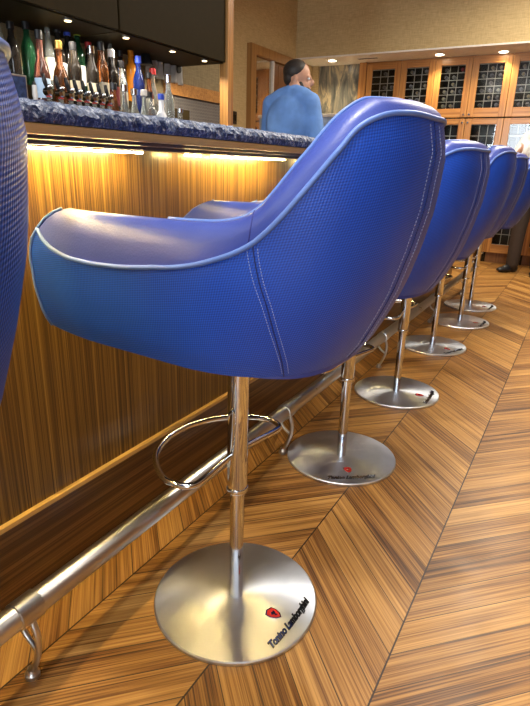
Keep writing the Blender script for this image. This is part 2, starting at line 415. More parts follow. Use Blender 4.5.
# stepped underside mouldings
bb('edge_moulding', -.83, -.806, BYs, BYe, 1.112, 1.129, M['trim'], .003)
for i, (x0, x1, z0) in enumerate(((-.90, -.83, 1.116), (-.955, -.90, 1.108), (-1.01, -.955, 1.100))):
    bb('soffit_moulding', x0, x1-.002, BYs, BYe, z0, 1.129, M['soffitwood'], .002)
bb('soffit_board', BX, -1.01, BYs, BYe, 1.104, 1.129, M['soffitwood'])
# LED strips (segments with the gaps the photo shows)
def ledseg(y0, y1):
    o = bb('led_strip', -1.000, -.986, y0, y1, 1.0925, 1.0965, M['led'])
    bb('led_channel', -1.003, -.983, y0, y1, 1.0965, 1.0995, M['chrome'])
for a, b in ((-1.2, .2), (.22, 1.105), (1.29, 1.35), (1.42, 1.865), (2.2, 3.3), (3.5, 4.6)): ledseg(a, b)

# granite top with chiselled front edge
def granite_top():
    bm = bmesh.new(); rnd = random.Random(5)
    ny = 1100; y0, y1 = BYs-.05, BYe+.05
    prof = [(-1.66, 1.130), (-1.66, 1.165), (-.84, 1.166), (-.815, 1.164), (-.802, 1.155), (-.798, 1.146), (-.800, 1.137), (-.806, 1.130)]
    rows = []
    for i in range(ny+1):
        y = y0+(y1-y0)*i/ny; row = []
        for j, (x, z) in enumerate(prof):
            dx = dz = 0
            if 3 <= j <= 7:
                dx = rnd.uniform(-.003, .003); dz = rnd.uniform(-.002, .002) if j < 7 else 0
            row.append(bm.verts.new((x+dx, y, z+dz)))
        rows.append(row)
    n = len(prof)
    for a, b in zip(rows[:-1], rows[1:]):
        for j in range(n): bm.faces.new((a[j], a[(j+1) % n], b[(j+1) % n], b[j]))
    bm.faces.new(rows[0]); bm.faces.new(rows[-1][::-1])
    return frombm('granite_countertop', bm, M['granite'])
tag(granite_top(), 'blue granite countertop with rough chiselled edge running along the bar', 'countertop')

# foot rail
RX, RZ, RR = -.858, .187, .027
rail = thing('foot_rail', 'long round steel foot rail along the foot of the bar', 'foot rail', (RX, 0, RZ))
tube('rail_pipe', [(0, -1.4, 0), (0, 2, 0), (0, 5.5, 0)], RR, M['rail'], rail, 40)
for yb in (.545, 1.711, 2.877, 4.043, 5.2):
    br = lathe('clamp_collar', [(RR, -.028), (RR+.0035, -.026), (RR+.0035, .026), (RR, .028)], M['rail'], rail, 36, M4=Matrix.Translation((0, yb, 0)) @ Matrix.Rotation(R(90), 4, 'X'))
    bm = bmesh.new()
    atube(bm, smoothpath([(.016, yb, -.020), (.026, yb, -.055), (.022, yb, -.10), (.006, yb, -.145), (-.009, yb, -.174)]), [.0075]*32+[.009], 10)
    atube(bm, smoothpath([(-.024, yb, -.012), (-.026, yb, -.045), (-.010, yb, -.075), (.022, yb, -.098)]), .006, 10)
    frombm('bracket_arm', bm, M['rail'], br, True)
    lathe('bracket_foot', [(.016, 0), (.016, .009), (.012, .013), (.010, .022)], M['rail'], br, 24, c=(-.009, yb, -.187))

# ------------------------------------------------------------------ bar stools
ZB = .725
UB = ([.66, .725, .76, .82, .865, .94, 1.01, 1.10, 1.15, 1.20], [.215, .262, .288, .318, .338, .361, .378, .387, .376, .36])
WB = ([.66, .725, .76, .82, .90, 1.0, 1.10, 1.20], [.205, .236, .252, .266, .275, .274, .262, .240])
def pint(t, x):
    return float(np.interp(x, t[0], t[1]))
def ufront(z):
    base = np.interp(z, [.715, .725, .74, .80, .88, .921, .952, .972, .982, .987], [-.335, -.352, -.357, -.357, -.351, -.336, -.306, -.278, -.258, -.238])
    return float(base)
PH = [0, 12, 25, 35, 40, 44, 48.5, 53, 60, 66, 73, 80, 90]
ZT = [1.150, 1.152, 1.148, 1.132, 1.111, 1.084, 1.053, 1.022, .972, .949, .933, .919, .907]
def ztop(s):
    # s: 0 back centre .. 1 end of the curve (u=U0) .. 2 front tip of the arm
    s = abs(s)
    if s <= 1: return float(np.interp(s*90, PH, ZT))
    return float(np.interp(s-1, [0, .2, .4, .6, .75, .9, 1.0], [.907, .899, .896, .899, .909, .927, .943]))
def ztop_s(s):
    return sum(ztop(s+d) for d in (-.04, -.02, 0, .02, .04))/5
def crest(s):
    return float(np.interp(abs(s), [0, .3, .42, .49, .545, .61, .65, .69, .73, .78, .85, 1, 2], [1.177, 1.171, 1.148, 1.122, 1.097, 1.061, 1.035, 1.012, .998, .991, .986, .985, .984]))
def roll_h(s):
    return sum(crest(s+d) for d in (-.04, -.02, 0, .02, .04))/5-ztop_s(s)
U0, NE = .02, 2.2
U0, NE = .02, 2.5
def plan(s, z, inset=0.):
    """point on the shell at path position s (sign = side) and height z, moved inwards by inset"""
    sg = 1 if s >= 0 else -1; a_ = abs(s)
    w_ = pint(WB, z)-inset; ub = pint(UB, z)-inset
    if a_ <= 1:
        ph = a_*math.pi/2
        c_, s_ = math.cos(ph), math.sin(ph)
        return (U0+(ub-U0)*max(c_, 0)**(2/NE), sg*w_*max(s_, 0)**(2/NE))
    t = a_-1
    uf = ufront(z)
    # the arm curls in a little towards its front end
    curl = .022*max(0, t-.55)**1.6/.45**1.6
    return (U0+(uf-U0)*t, sg*(w_-curl))
def SS():
    out = []
    for i in range(-64, 65):
        x = i/64*2; out.append(x)
    # denser near the back corners
    return sorted(set(out+[x+.0156 for x in out if abs(x) < 1]))
def grid_mesh(name, rows, m, parent, uvs=None, closed=False, capends=False):
    bm = bmesh.new(); uvl = bm.loops.layers.uv.new('UVMap'); V = [[bm.verts.new(p) for p in r] for r in rows]
    n = len(rows[0])
    for i in range(len(V)-1):
        for j in range(n-1 if not closed else n):
            jj = (j+1) % n
            f = bm.faces.new((V[i][j], V[i+1][j], V[i+1][jj], V[i][jj]))
            if uvs:
                for lp, (a, b) in zip(f.loops, ((i, j), (i+1, j), (i+1, jj), (i, jj))): lp[uvl].uv = uvs[a][b]
    if capends:
        bm.faces.new(V[0]); bm.faces.new(V[-1][::-1])
    bmesh.ops.recalc_face_normals(bm, faces=bm.faces[:])
    me = bpy.data.meshes.new(name); bm.to_mesh(me); bm.free()
    return link(name, me, parent, m)

def make_stool():
    t = thing('bar_stool', 'x', 'bar stool', (0, 0, 0), 0, 'blue bar stools along the bar')
    ss = SS()
    zbot = lambda s: ZB
    # outer woven shell
    rows, uvs = [], []; acc = 0; prev = None
    for s in ss:
        zt = ztop_s(s); row, uv = [], []
        mid = Vector((*plan(s, .85), 0))
        if prev is not None: acc += (mid-prev).length
        prev = mid
        zs = [zbot(s)+(zt-zbot(s))*q/14 for q in range(15)]
        for z in zs:
            p = plan(s, z); row.append((p[0], p[1], z)); uv.append((acc, z))
        rows.append(row); uvs.append(uv)
    shell = grid_mesh('seat_shell', rows, M['weave'], t, uvs)
    # padded leather lining: roll over the top, down the inside to the seat, and the front faces of the arms
    rows2 = []
    TH = .062
    def lin(s):
        zt = ztop_s(s); h = roll_h(s); r = []
        zb_ = zbot(s)
        for q in range(0, 9):
            a = math.pi*q/8
            ins = TH/2*(1-math.cos(a)); zz = zt+h*math.sin(a)**.8*(1 if q else 1)
            # rounder, rolled-over section
            zz = zt + h*(math.sin(a)**.75 if 0 < q < 8 else 0) + (0 if q < 5 else -0.0)
            zq = min(zz, 1.19); p = plan(s, max(zt, min(zq, 1.195)), 0)
            p0 = plan(s, zq, ins)
            r.append((p0[0], p0[1], zz))
        for q in range(1, 7):
            z = zt+(.80-zt)*q/6
            p0 = plan(s, z, TH+.012*math.sin(math.pi*q/6))
            r.append((p0[0], p0[1], z))
        return r
    for s in ss: rows2.append(lin(s))
    grid_mesh('leather_lining', rows2, M['leather'], t)
    # rounded front pads closing the arm ends
    for sg in (-1, 1):
        s = 2*sg; loop = lin(s)[:]
        outer = [(*plan(s, z), z) for z in [zbot(s)+(ztop_s(s)-zbot(s))*q/10 for q in range(11)]]
        inner = [(p[0], p[1], p[2]) for p in lin(s)]
        full = outer[:-1]+inner
        zz = [.76, .72, zbot(s)]
        for z in zz:
            p = plan(s, z, TH); full.append((p[0], p[1], z))
        cen = Vector((sum(p[0] for p in full)/len(full), sum(p[1] for p in full)/len(full), .85))
        rws = []
        for f_, push in ((1, 0), (.93, .010), (.75, .018), (.45, .023), (.12, .025)):
            rws.append([(p[0]-push, cen.y+(p[1]-cen.y)*f_, cen.z+(p[2]-cen.z)*(1-(1-f_)*.35)) for p in full])
        grid_mesh('arm_front', rws, M['leather'], t, closed=True, capends=False)
    # piping
    pp = [(*plan(s, ztop_s(s)), ztop_s(s)) for s in ss]
    def offs(p, s, d):
        q = plan(s, p[2], -d); return (q[0], q[1], p[2])
    pp = [offs(p, s, .0015) for p, s in zip(pp, ss)]
    tube('piping', pp, .0042, M['piping'], t, 8)
    # inner piping line along the crest of the back
    ip = []
    for s in ss:
        if abs(s) > 1.02: continue
        zt = ztop_s(s); h = roll_h(s); q = plan(s, min(zt+h, 1.19), TH*.5+.012)
        ip.append((q[0], q[1], zt+h*.985))
    tube('crest_piping', ip, .0034, M['piping'], t, 8)
    for sg in (-1, 1):
        fp = []
        for z in np.linspace(.727, ztop_s(2), 12): q = plan(2*sg, z, -.001); fp.append((q[0]-.001, q[1], z))
        for q in lin(2*sg)[1:4]: fp.append((q[0]-.001, q[1], q[2]+.001))
        tube('front_piping', fp, .0035, M['piping'], t, 8)
    # stitching: each row of dashes a part of its own
    def stitch(fn, n=46):
        bm = bmesh.new(); P = [Vector(fn(i/n)) for i in range(n+1)]
        for a, b in zip(P[:-1], P[1:]):
            atube(bm, [a, a+(b-a)*.62], .0006, 5)
        frombm('stitching', bm, M['thread'], t, True)
    for sg in (-1, 1):
        for off in (-.022, .022):
            def f(q, sg=sg, off=off):
                zt = ztop_s(.695); z = zt-.008-(zt-.008-ZB-.006)*q
                s = sg*(.695-.26*q**1.3+off*.8); p = plan(s, z, -.0012); return (p[0], p[1], z)
            stitch(f)
    for off in (-.03, .03):
        stitch(lambda q, off=off: (*plan(off, 1.14-(1.14-ZB-.006)*q, -.0012), 1.14-(1.14-ZB-.006)*q), 70)
    # seam grooves as slim dark cords, each a part
    navy = simple('seam_navy', (.01, .02, .12), .6); indigo = simple('seam_indigo', (.03, .035, .2), .6)
    for sg in (-1, 1):
        P = []
        for i in range(21):
            q = i/20; zt = ztop_s(.695); z = zt-.003-(zt-.003-ZB)*q; P.append((*plan(sg*(.695-.26*q**1.3), z, -.0002), z))
        tube('seam', P, .0011, navy, t, 6)
        tube('leather_seam', [(p[0], p[1], p[2]+.0004) for p in lin(sg*.71)[0:10]], .0012, indigo, t, 6)
    tube('seam', [(*plan(0.0001, 1.145-(1.145-ZB)*i/20, -.0002), 1.145-(1.145-ZB)*i/20) for i in range(21)], .0011, navy, t, 6)
    # underside and cushion
    ring = [s for s in ss]
    bm = bmesh.new()
    vs = [bm.verts.new((*plan(s, zbot(s), .0), zbot(s))) for s in ring]
    cen = bm.verts.new((0, 0, ZB-.03)); vin = []
    for v in vs: vin.append(bm.verts.new((v.co.x*.8, v.co.y*.8, ZB-.014)))
    for i in range(len(vs)-1):
        bm.faces.new((vs[i], vs[i+1], vin[i+1], vin[i])); bm.faces.new((vin[i], vin[i+1], cen))
    bm.faces.new((vs[-1], vs[0], vin[0], vin[-1])); bm.faces.new((vin[-1], vin[0], cen))
    frombm('seat_underside', bm, M['under'], t)
    rows3 = []
    for fz, z in ((1.0, .715), (1.0, .80), (.985, .822), (.93, .838), (.7, .845), (.35, .846), (.02, .846)):
        rr = []
        for k_ in range(56):
            a = 2*math.pi*k_/56; c_, s_ = math.cos(a), math.sin(a)
            e = 2/3.2
            u = math.copysign(abs(c_)**e, c_); v = math.copysign(abs(s_)**e, s_)
            u = (u*.262 if u > 0 else u*.318)*fz-.005; v = v*.196*fz
            rr.append((u, v, z))
        rows3.append(rr)
    grid_mesh('seat_cushion', rows3, M['leather'], t, closed=True)
    # metalwork
    lathe('pole_sleeve', [(.0235, .330), (.0245, .332), (.0245, .695)], M['chrome'], t, 36)
    lathe('pole', [(.0175, .012), (.0175, .345)], M['chrome'], t, 36)
    bs = lathe('base_plate', [(.207, 0), (.210, .002), (.210, .009), (.207, .0115), (.10, .0125), (.021, .013)], M['brushed'], t, 128)
    lathe('pole_collar', [(.0255, .327), (.0262, .329), (.0262, .336), (.0255, .338)], M['chrome'], t, 36)
    fz = .43
    half = [(-.005, -.012), (.004, -.08), (.012, -.155), (-.004, -.182), (-.05, -.188), (-.105, -.160), (-.150, -.115), (-.178, -.055)]
    pts = [(x, y, fz) for x, y in half]+[(-.186, 0, fz)]+[(x, -y, fz) for x, y in half[::-1]]
    fr_ = tube('footring', smoothpath(pts, 8), .0075, M['chrome'], t, 14)
    # emblem: red shield with pale rim and animal-like mark
    bm = bmesh.new()
    shp = [(-.0125, .012), (0, .0165), (.0125, .012), (.0135, .002), (.009, -.009), (0, -.016), (-.009, -.009), (-.0135, .002)]
    def shield(bm, k_, z0, z1):
        # local x -> +Y, local y -> -X, placed at (.118,-.009)
        pts_ = [(.118-py*k_*1.35, -.009+px*k_*1.15) for px, py in shp]
        lo = [bm.verts.new((a, b, z0)) for a, b in pts_]; hi = [bm.verts.new((a, b, z1)) for a, b in pts_]
        bm.faces.new(hi); bm.faces.new(lo[::-1])
        for i in range(8): bm.faces.new((lo[i], lo[(i+1) % 8], hi[(i+1) % 8], hi[i]))
    shield(bm, 1.0, .0122, .0150); em = frombm('emblem', bm, M['chrome'], bs)
    em.data.name = 'emblem_rim'
    bm = bmesh.new(); shield(bm, .82, .0150, .0158); frombm('emblem_face', bm, M['red'], bs)
    bm = bmesh.new()
    mk = [(-.007, .001), (-.002, .006), (.003, .004), (.007, .006), (.005, -.001), (.001, -.003), (.003, -.008), (-.003, -.006), (-.002, -.001)]
    vv = [bm.verts.new((.118-py*1.25, -.009+px*1.1, .0163)) for px, py in mk]; bm.faces.new(vv)
    frombm('emblem_mark', bm, M['chrome'], bs)
    # raised slanted lettering with a dark outline
    for nm_, off, ext, z0, mm in (('lettering_outline', .0015, .0006, .0131, M['dark']), ('lettering', .0003, .0009, .0142, M['chrome'])):
        cu = bpy.data.curves.new('lettering', 'FONT'); cu.body = 'Tonino Lamborghini'; cu.size = .0245; cu.shear = .62; cu.extrude = ext
        cu.align_x = 'CENTER'; cu.space_character = .96; cu.offset = off
        tmp = bpy.data.objects.new('tmp_text', cu); COL.objects.link(tmp)
        dg = bpy.context.evaluated_depsgraph_get(); dg.update()
        me = bpy.data.meshes.new_from_object(tmp.evaluated_get(dg)); bpy.data.objects.remove(tmp)
        sc_ = .92
        me.materials.clear()
        for v in me.vertices:
            lx, ly, lz = v.co.x*sc_, v.co.y*1.05, v.co.z
            v.co = Vector((.174-ly-.5*lx*lx+.06*lx, -.014+lx, z0+lz))
        link(nm_, me, bs, mm, False)
    return t
ST = [(-.611, .970), (-.658, 1.803), (-.671, 2.567), (-.706, 3.462), (-.677, 4.190), (-.707, 4.768)]
stool = make_stool()
stool['label'] = 'nearest whole blue bar stool, its round base fully in view'
stool.location = (*ST[0], 0); stool.rotation_euler = (0, 0, R(-4))
LBL = ['second blue bar stool, steel base just behind the nearest and partly under its seat',
       'third blue bar stool in the row, its base well clear of the nearest seat',
       'fourth blue bar stool from the front, its base beside the foot rail',
       'fifth blue bar stool from the front, mostly hidden behind the others',
       'sixth and farthest blue bar stool, nearest the standing person at the right edge']
SROT = [-9, 0, -8, 0, 0]
BROT = [-51, 5, -22, 0, 0]
ALL = [stool]
for c in stool.children:
    if c.name.startswith('base_plate'): c.rotation_euler = (0, 0, R(4))
for i, (lb, a, b) in enumerate(zip(LBL, SROT, BROT)):
    s_ = dup(stool, (*ST[i+1], 0), R(a), lb); ALL.append(s_)
    for c in s_.children:
        if c.name.startswith('base_plate'): c.rotation_euler = (0, 0, R(b-a))
        elif i == 0 and not c.name.startswith('pole'): c.location.z = -.02
s0 = dup(stool, (-.639, .009, 0), R(64), 'dark blue woven stool back cut off by the left edge of the photo')

# ------------------------------------------------------------------ back bar
bb_ = thing('back_bar', 'low back bar unit with stepped shelves carrying the bottles', 'back bar', (-2.5, 0, 0))
def kb(name, x0, x1, y0, y1, z0, z1, m, bev=0): return box(name, x0+2.5, x1+2.5, y0, y1, z0, z1, m, bb_, bev)
kb('carcass', -2.72, -2.16, -.5, 3.45, 0, 1.12, M['veneer_flat'])
kb('worktop', -2.72, -2.12, -.5, 3.45, 1.12, 1.15, M['dark'], .004)
kb('step_shelf', -2.32, -2.16, .8, 3.30, 1.15, 1.19, M['darkgloss'])
kb('step_shelf', -2.50, -2.33, .8, 3.30, 1.15, 1.32, M['darkgloss'])
kb('step_shelf', -2.70, -2.505, .8, 3.30, 1.15, 1.42, M['darkgloss'])
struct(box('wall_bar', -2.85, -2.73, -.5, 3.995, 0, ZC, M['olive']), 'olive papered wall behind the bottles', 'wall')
struct(box('trim_5', -2.73, -2.718, 1.0, 3.98, 1.15, 1.535, M['mosaic']), 'dark diagonal mosaic tiles behind the bar', 'tiled splashback')
struct(box('trim_6', -2.73, -2.70, 3.3, 3.98, 1.535, 1.618, M['cabinet_h']), 'wooden rail above the mosaic tiles', 'rail')
def upper(y0, y1, lb):
    t = thing('wall_cabinet', lb, 'cabinet', (-2.5, (y0+y1)/2, 1.72)); h = (y1-y0)/2
    box('body', -.23, .18, -h+.004, h-.004, 0, .95, M['darkgloss'], t)
    box('door', .18, .20, -h+.006, h-.006, .006, .95, M['darkgloss'], t, .003)
    return t
upper(-.4, 2.44, 'dark glossy wall cabinet above the bottles at top left')
t = upper(2.44, 3.44, 'dark glossy wall cabinet above the towels, nearer the gold wall')
for i, (y, lb) in enumerate(((2.95, 'small glowing spot lamp under the dark cabinet above the towels'), (3.28, 'small glowing spot lamp under the dark cabinet nearest its wooden end post'), (2.15, 'small glowing spot lamp under the cabinet above the left end of the bottles'), (2.55, 'small glowing spot lamp under the cabinet above the middle of the bottles'))):
    l_ = thing('puck_light', lb, 'lamp', (-2.36, y, 1.72), 0, 'puck lamps under the wall cabinet')
    lathe('housing', [(.022, -.006), (.022, 0)], M['rail'], l_, 20); lathe('lens', [(.016, -.008), (.016, -.006)], M['glint'], l_, 20)
    spot((-2.38, y, 1.70), 14, 150, .8, .01, (1, .88, .7), (-2.6, y, 0))
t = thing('end_panel', 'tall wooden end panel closing off the bottle display', 'panel', (-2.32, 3.47, 0))
box('board', -.03, .03, -.028, .034, 0, ZC-.01, M['framewood'], t, .003)
box('front_edge', .03, .04, -.03, .036, 0, ZC-.01, M['cabinet'], t, .002)

# bottles
def glassm(name, col, rough=.08, tr=.85):
    m, nt, b = mat(name); b.inputs['Transmission Weight'].default_value = tr; b.inputs['Roughness'].default_value = rough
    no = N(nt, 'ShaderNodeTexNoise'); no.inputs['Scale'].default_value = 12; tc = N(nt, 'ShaderNodeTexCoord'); L(nt, tc.outputs['Object'], no.inputs[0])
    L(nt, ramp(nt, no.outputs['Fac'], [(.3, tuple(c*.85 for c in col)), (.7, col)]), b.inputs['Base Color']); return m
G = {'clear': glassm('bottle_clear', (.80, .86, .84)), 'amber': glassm('bottle_amber', (.45, .16, .05)), 'green': glassm('bottle_green', (.04, .22, .10)),
     'dark': glassm('bottle_dark', (.03, .025, .02), .1, .3), 'blue': glassm('bottle_blue', (.03, .08, .5)), 'orange': glassm('bottle_orange', (.85, .30, .02), .15, .4),
     'rose': glassm('bottle_rose', (.5, .2, .16)), 'yellow': glassm('bottle_yellow', (.6, .75, .1), .15, .4), 'white': simple('ceramic_white', (.75, .78, .85), .2)}
K = {'black': M['dark'], 'gold': simple('gold_foil', (.7, .45, .12), .3, metal=.9), 'blue': simple('blue_foil', (.03, .07, .5), .3), 'red': simple('red_cap', (.5, .03, .03), .4),
     'silver': M['chrome'], 'white': M['white'], 'yellow': simple('yellow_green_foil', (.45, .6, .05), .35), 'cream': simple('cream_label', (.70, .62, .45), .6), 'sky': simple('pale_blue_label', (.50, .66, .85), .5),
     'darkred': simple('dark_red_label', (.2, .02, .02), .5)}
def bottle(y, X, zb, zt, shape, glass, cap, lab, label, rad=.0335):
    h = zt-zb; t = thing('bottle', label, 'bottle', (X, y, zb), random.uniform(-.4, .4), 'bottles on the back bar')
    r = rad; nr = .0135
    if shape == 'tall': pr = [(r*.85, 0), (r, .01), (r, h*.60), (r*.8, h*.68), (nr*1.1, h*.78), (nr, h*.93)]
    elif shape == 'round': pr = [(r*.9, 0), (r*1.12, .01), (r*1.15, h*.42), (r*.9, h*.56), (nr*1.2, h*.66), (nr, h*.92)]
    elif shape == 'slim': pr = [(r*.7, 0), (r*.78, .01), (r*.78, h*.50), (r*.5, h*.64), (nr*.9, h*.75), (nr*.85, h*.93)]
    else: pr = [(r*.95, 0), (r*1.05, .008), (r*1.05, h*.62), (r*.9, h*.70), (nr*1.4, h*.76), (nr*1.2, h*.93)]
    lathe('glass_body', pr, G[glass], t, 28)
    lathe('cap', [(nr*1.25, h*.88), (nr*1.35, h*.885), (nr*1.35, h*.995), (nr*1.2, h)], K[cap], t, 20)
    if lab:
        rr = max(p[0] for p in pr)+.0006
        rr = rr if shape != 'round' else pr[2][0]*1.0+.0006
        z0, z1 = (h*.14, h*.44) if shape != 'round' else (h*.12, h*.38)
        bm = bmesh.new(); seg = 16; V = []
        rad_at = lambda z: float(np.interp(z, [p[1] for p in pr], [p[0] for p in pr]))+.0008
        for q in range(5):
            z = z0+(z1-z0)*q/4; V.append([bm.verts.new((rad_at(z)*math.cos(a), rad_at(z)*math.sin(a), z)) for a in [(-1.25+2.5*k_/seg)-.6 for k_ in range(seg+1)]])
        for a, b in zip(V[:-1], V[1:]):
            for k_ in range(seg): bm.faces.new((a[k_], a[k_+1], b[k_+1], b[k_]))
        o = frombm('paper_label', bm, K[lab], t, True)
    return t
BL = [
 (1.925, -2.59, 1.42, 1.716, 'tall', 'clear', 'silver', None, 'clear bottle with silver cap at the far left of the back row'),
 (1.995, -2.59, 1.42, 1.700, 'tall', 'dark', 'black', None, 'black bottle second from the left in the back row'),
 (2.050, -2.46, 1.32, 1.665, 'round', 'rose', 'black', 'sky', 'round amber bottle with pale blue label and black cap at left'),
 (2.085, -2.59, 1.42, 1.718, 'tall', 'green', 'black', None, 'dark green bottle near the left of the back row'),
 (2.130, -2.42, 1.32, 1.630, 'round', 'amber', 'gold', None, 'brown round bottle with gold stopper near the left'),
 (2.216, -2.59, 1.42, 1.778, 'slim', 'clear', 'white', 'cream', 'tall slim clear bottle rising highest at the left'),
 (2.222, -2.42, 1.32, 1.640, 'square', 'dark', 'black', 'cream', 'dark square-shouldered bottle with cream label'),
 (2.280, -2.59, 1.42, 1.745, 'tall', 'dark', 'black', 'white', 'dark bottle with white label in the middle of the back row'),
 (2.345, -2.59, 1.42, 1.742, 'tall', 'dark', 'blue', 'sky', 'dark bottle with bright blue foil neck'),
 (2.415, -2.59, 1.42, 1.758, 'tall', 'green', 'yellow', 'white', 'green bottle with yellow-green foil neck'),
 (2.325, -2.40, 1.32, 1.640, 'tall', 'dark', 'silver', 'cream', 'dark bottle with silver cap and cream label'),
 (2.405, -2.41, 1.32, 1.672, 'square', 'amber', 'black', 'cream', 'square brown bottle with large cream label and black cap'),
 (2.490, -2.59, 1.42, 1.70, 'tall', 'dark', 'red', None, 'dark bottle with red cap in the back row'),
 (2.588, -2.59, 1.42, 1.782, 'slim', 'clear', 'silver', None, 'very tall clear bottle left of the dark cone'),
 (2.660, -2.59, 1.42, 1.770, 'slim', 'clear', 'silver', 'white', 'very tall clear bottle with white label right of its taller neighbour'),
 (2.480, -2.41, 1.32, 1.650, 'square', 'dark', 'white', 'darkred', 'dark bottle with dark red label and white cap'),
 (2.560, -2.42, 1.32, 1.607, 'tall', 'clear', 'black', 'cream', 'clear bottle with cream label and black cap'),
 (2.740, -2.59, 1.42, 1.70, 'tall', 'dark', 'black', None, 'black bottle behind the orange bottle'),
 (2.820, -2.58, 1.42, 1.713, 'square', 'orange', 'orange', None, 'bright orange bottle in the back row'),
 (2.705, -2.42, 1.32, 1.655, 'tall', 'blue', 'blue', None, 'bright blue bottle beside the orange one'),
 (2.770, -2.40, 1.32, 1.575, 'slim', 'amber', 'black', 'cream', 'slim brown bottle right of the blue bottle'),
 (2.830, -2.42, 1.32, 1.609, 'slim', 'clear', 'red', None, 'slim clear bottle with red cap below the towels'),
 (2.397, -2.25, 1.19, 1.459, 'slim', 'clear', 'silver', None, 'first slim clear bottle after the row of chrome pourers'),
 (2.472, -2.25, 1.19, 1.448, 'slim', 'clear', 'silver', 'sky', 'slim clear bottle with pale blue label in the front row'),
 (2.552, -2.25, 1.19, 1.453, 'slim', 'clear', 'white', None, 'slim clear bottle with white cap in the front row'),
 (2.620, -2.27, 1.19, 1.45, 'square', 'clear', 'black', 'cream', 'square clear bottle with cream label in the front row'),
 (2.691, -2.245, 1.19, 1.447, 'round', 'white', 'blue', 'sky', 'white and blue ceramic bottle in the front row'),
 (2.765, -2.25, 1.19, 1.557, 'tall', 'clear', 'silver', None, 'tall clear bottle at the right end of the front row'),
 (2.870, -2.25, 1.19, 1.386, 'round', 'clear', 'silver', None, 'small clear decanter at the far right end of the row'),
 (2.330, -2.26, 1.19, 1.46, 'slim', 'amber', 'black', None, 'slim brown bottle between the pourers and the clear bottles'),
]
K['orange'] = G['orange']
for b_ in BL: bottle(*b_)
# row of bottles topped with chrome pourers and black levers
pr_t = None
ys = [1.86, 1.927, 1.985, 2.035, 2.084, 2.134, 2.184, 2.234]
nm = ['leftmost', 'second from the left', 'third from the left', 'fourth from the left', 'fifth from the left', 'sixth from the left', 'seventh from the left', 'rightmost']
def pourer():
    t = thing('pourer_bottle', 'x', 'bottle', (-2.2, ys[0], 1.19), 0, 'row of bottles with chrome pourers')
    lathe('glass_body', [(.019, 0), (.022, .008), (.022, .095), (.012, .125), (.010, .15)], G['clear'], t, 20)
    lathe('collar', [(.0120, .149), (.0128, .150), (.0128, .154)], K['red'], t, 18)
    tube('chrome_spout', smoothpath([(0, 0, .155), (0, -.004, .175), (.018, -.010, .19), (.03, -.014, .188)], 5), .011, M['chrome'], t, 12)
    lathe('valve', [(.004, -.016), (.0165, -.014), (.0165, .014), (.004, .016)], M['chrome'], t, 18, M4=Matrix.Translation((0, -.004, .172)) @ Matrix.Rotation(R(90), 4, 'Y'))
    tube('lever', [(0, -.006, .18), (0, -.016, .212), (0, -.024, .243)], [.0065, .010, .008], M['dark'], t, 10)
    return t
for i, y in enumerate(ys):
    if i == 0: t = pr_t = pourer(); t.location.y = y
    else: t = dup(pr_t, (-2.2, y, 1.19), 0)
    t['label'] = '%s of the eight small bottles with chrome pourers and black levers' % nm[i]
# framed dark card and a white tap at the left
t = thing('framed_card', 'small framed dark blue card standing left of the chrome pourers', 'picture frame', (-2.2, 1.70, 1.19), R(-8))
box('frame', -.01, .0, -.045, .045, 0, .222, M['rail'], t, .003)
box('card', .0, .0025, -.038, .038, .11, .214, simple('navy_card', (.03, .05, .12), .3, var=.5, vs=60), t)
t = thing('soda_tap', 'white and black tap handle between framed card and pourers', 'tap', (-2.2, 1.785, 1.19))
lathe('stem', [(.006, 0), (.006, .13)], M['chrome'], t, 16); lathe('handle', [(.009, .13), (.012, .15), (.010, .19)], M['white'], t, 16); lathe('tip', [(.010, .19), (.006, .205)], M['dark'], t, 16)
# towels and cone
def towel(y, z0, z1, w_, lb):
    bm = bmesh.new(); V = []
    for i in range(13):
        z = z1-(z1-z0)*i/12; row = []
        for j in range(15):
            q = j/14-.5; row.append(bm.verts.new((-2.705+.018*math.sin(q*16+i*.1)*(.35+i/14)+.014, y+q*w_*(1+.25*i/12), z-.02*abs(q))))
        V.append(row)
    for a, b in zip(V[:-1], V[1:]):
        for j in range(14): bm.faces.new((a[j], a[j+1], b[j+1], b[j]))
    r_ = bmesh.ops.solidify(bm, geom=bm.faces[:], thickness=.004)
    o = frombm('towel', bm, M['white'], None, True); return tag(o, lb, 'towel', 'towels hanging behind the bar')
towel(3.17, 1.62, 1.80, .13, 'shorter pale towel hanging behind the bottles on the left')
towel(3.37, 1.61, 1.845, .15, 'longer white towel hanging nearer the wooden rail')
t = thing('dark_cone', 'small black cone-shaped strainer hanging beside the towels', 'strainer', (-2.6, 2.98, 1.66))
lathe('cone', [(.045, 0), (.012, .11)], M['dark'], t, 24); lathe('ring', [(.006, .11), (.008, .125)], M['chrome'], t, 12)
t = thing('wall_hook', 'small black oval hook on the white towel', 'hook', (-2.69, 3.42, 1.70)); lathe('disc', [(.024, 0), (.024, .012)], M['dark'], t, 20, M4=Matrix.Rotation(R(90), 4, 'Y'))
t['label'] = 'small black oval disc clipped on the longer white towel'

# ledge beneath the marble panel
t = thing('service_ledge', 'pale ledge with a blue glow coloured into its front below the marble panel', 'counter', (-2.95, 7.2, 0))
box('body', -.55, .08, -.08, .2, 0, 1.70, simple('painted_blue_glow', (.34, .48, .75), .2, var=.4, vs=9), t)  # blue-white glow of the front is put into its base colour
box('ledge_top', -.58, .085, -.12, .2, 1.70, 1.735, M['white'], t, .004)

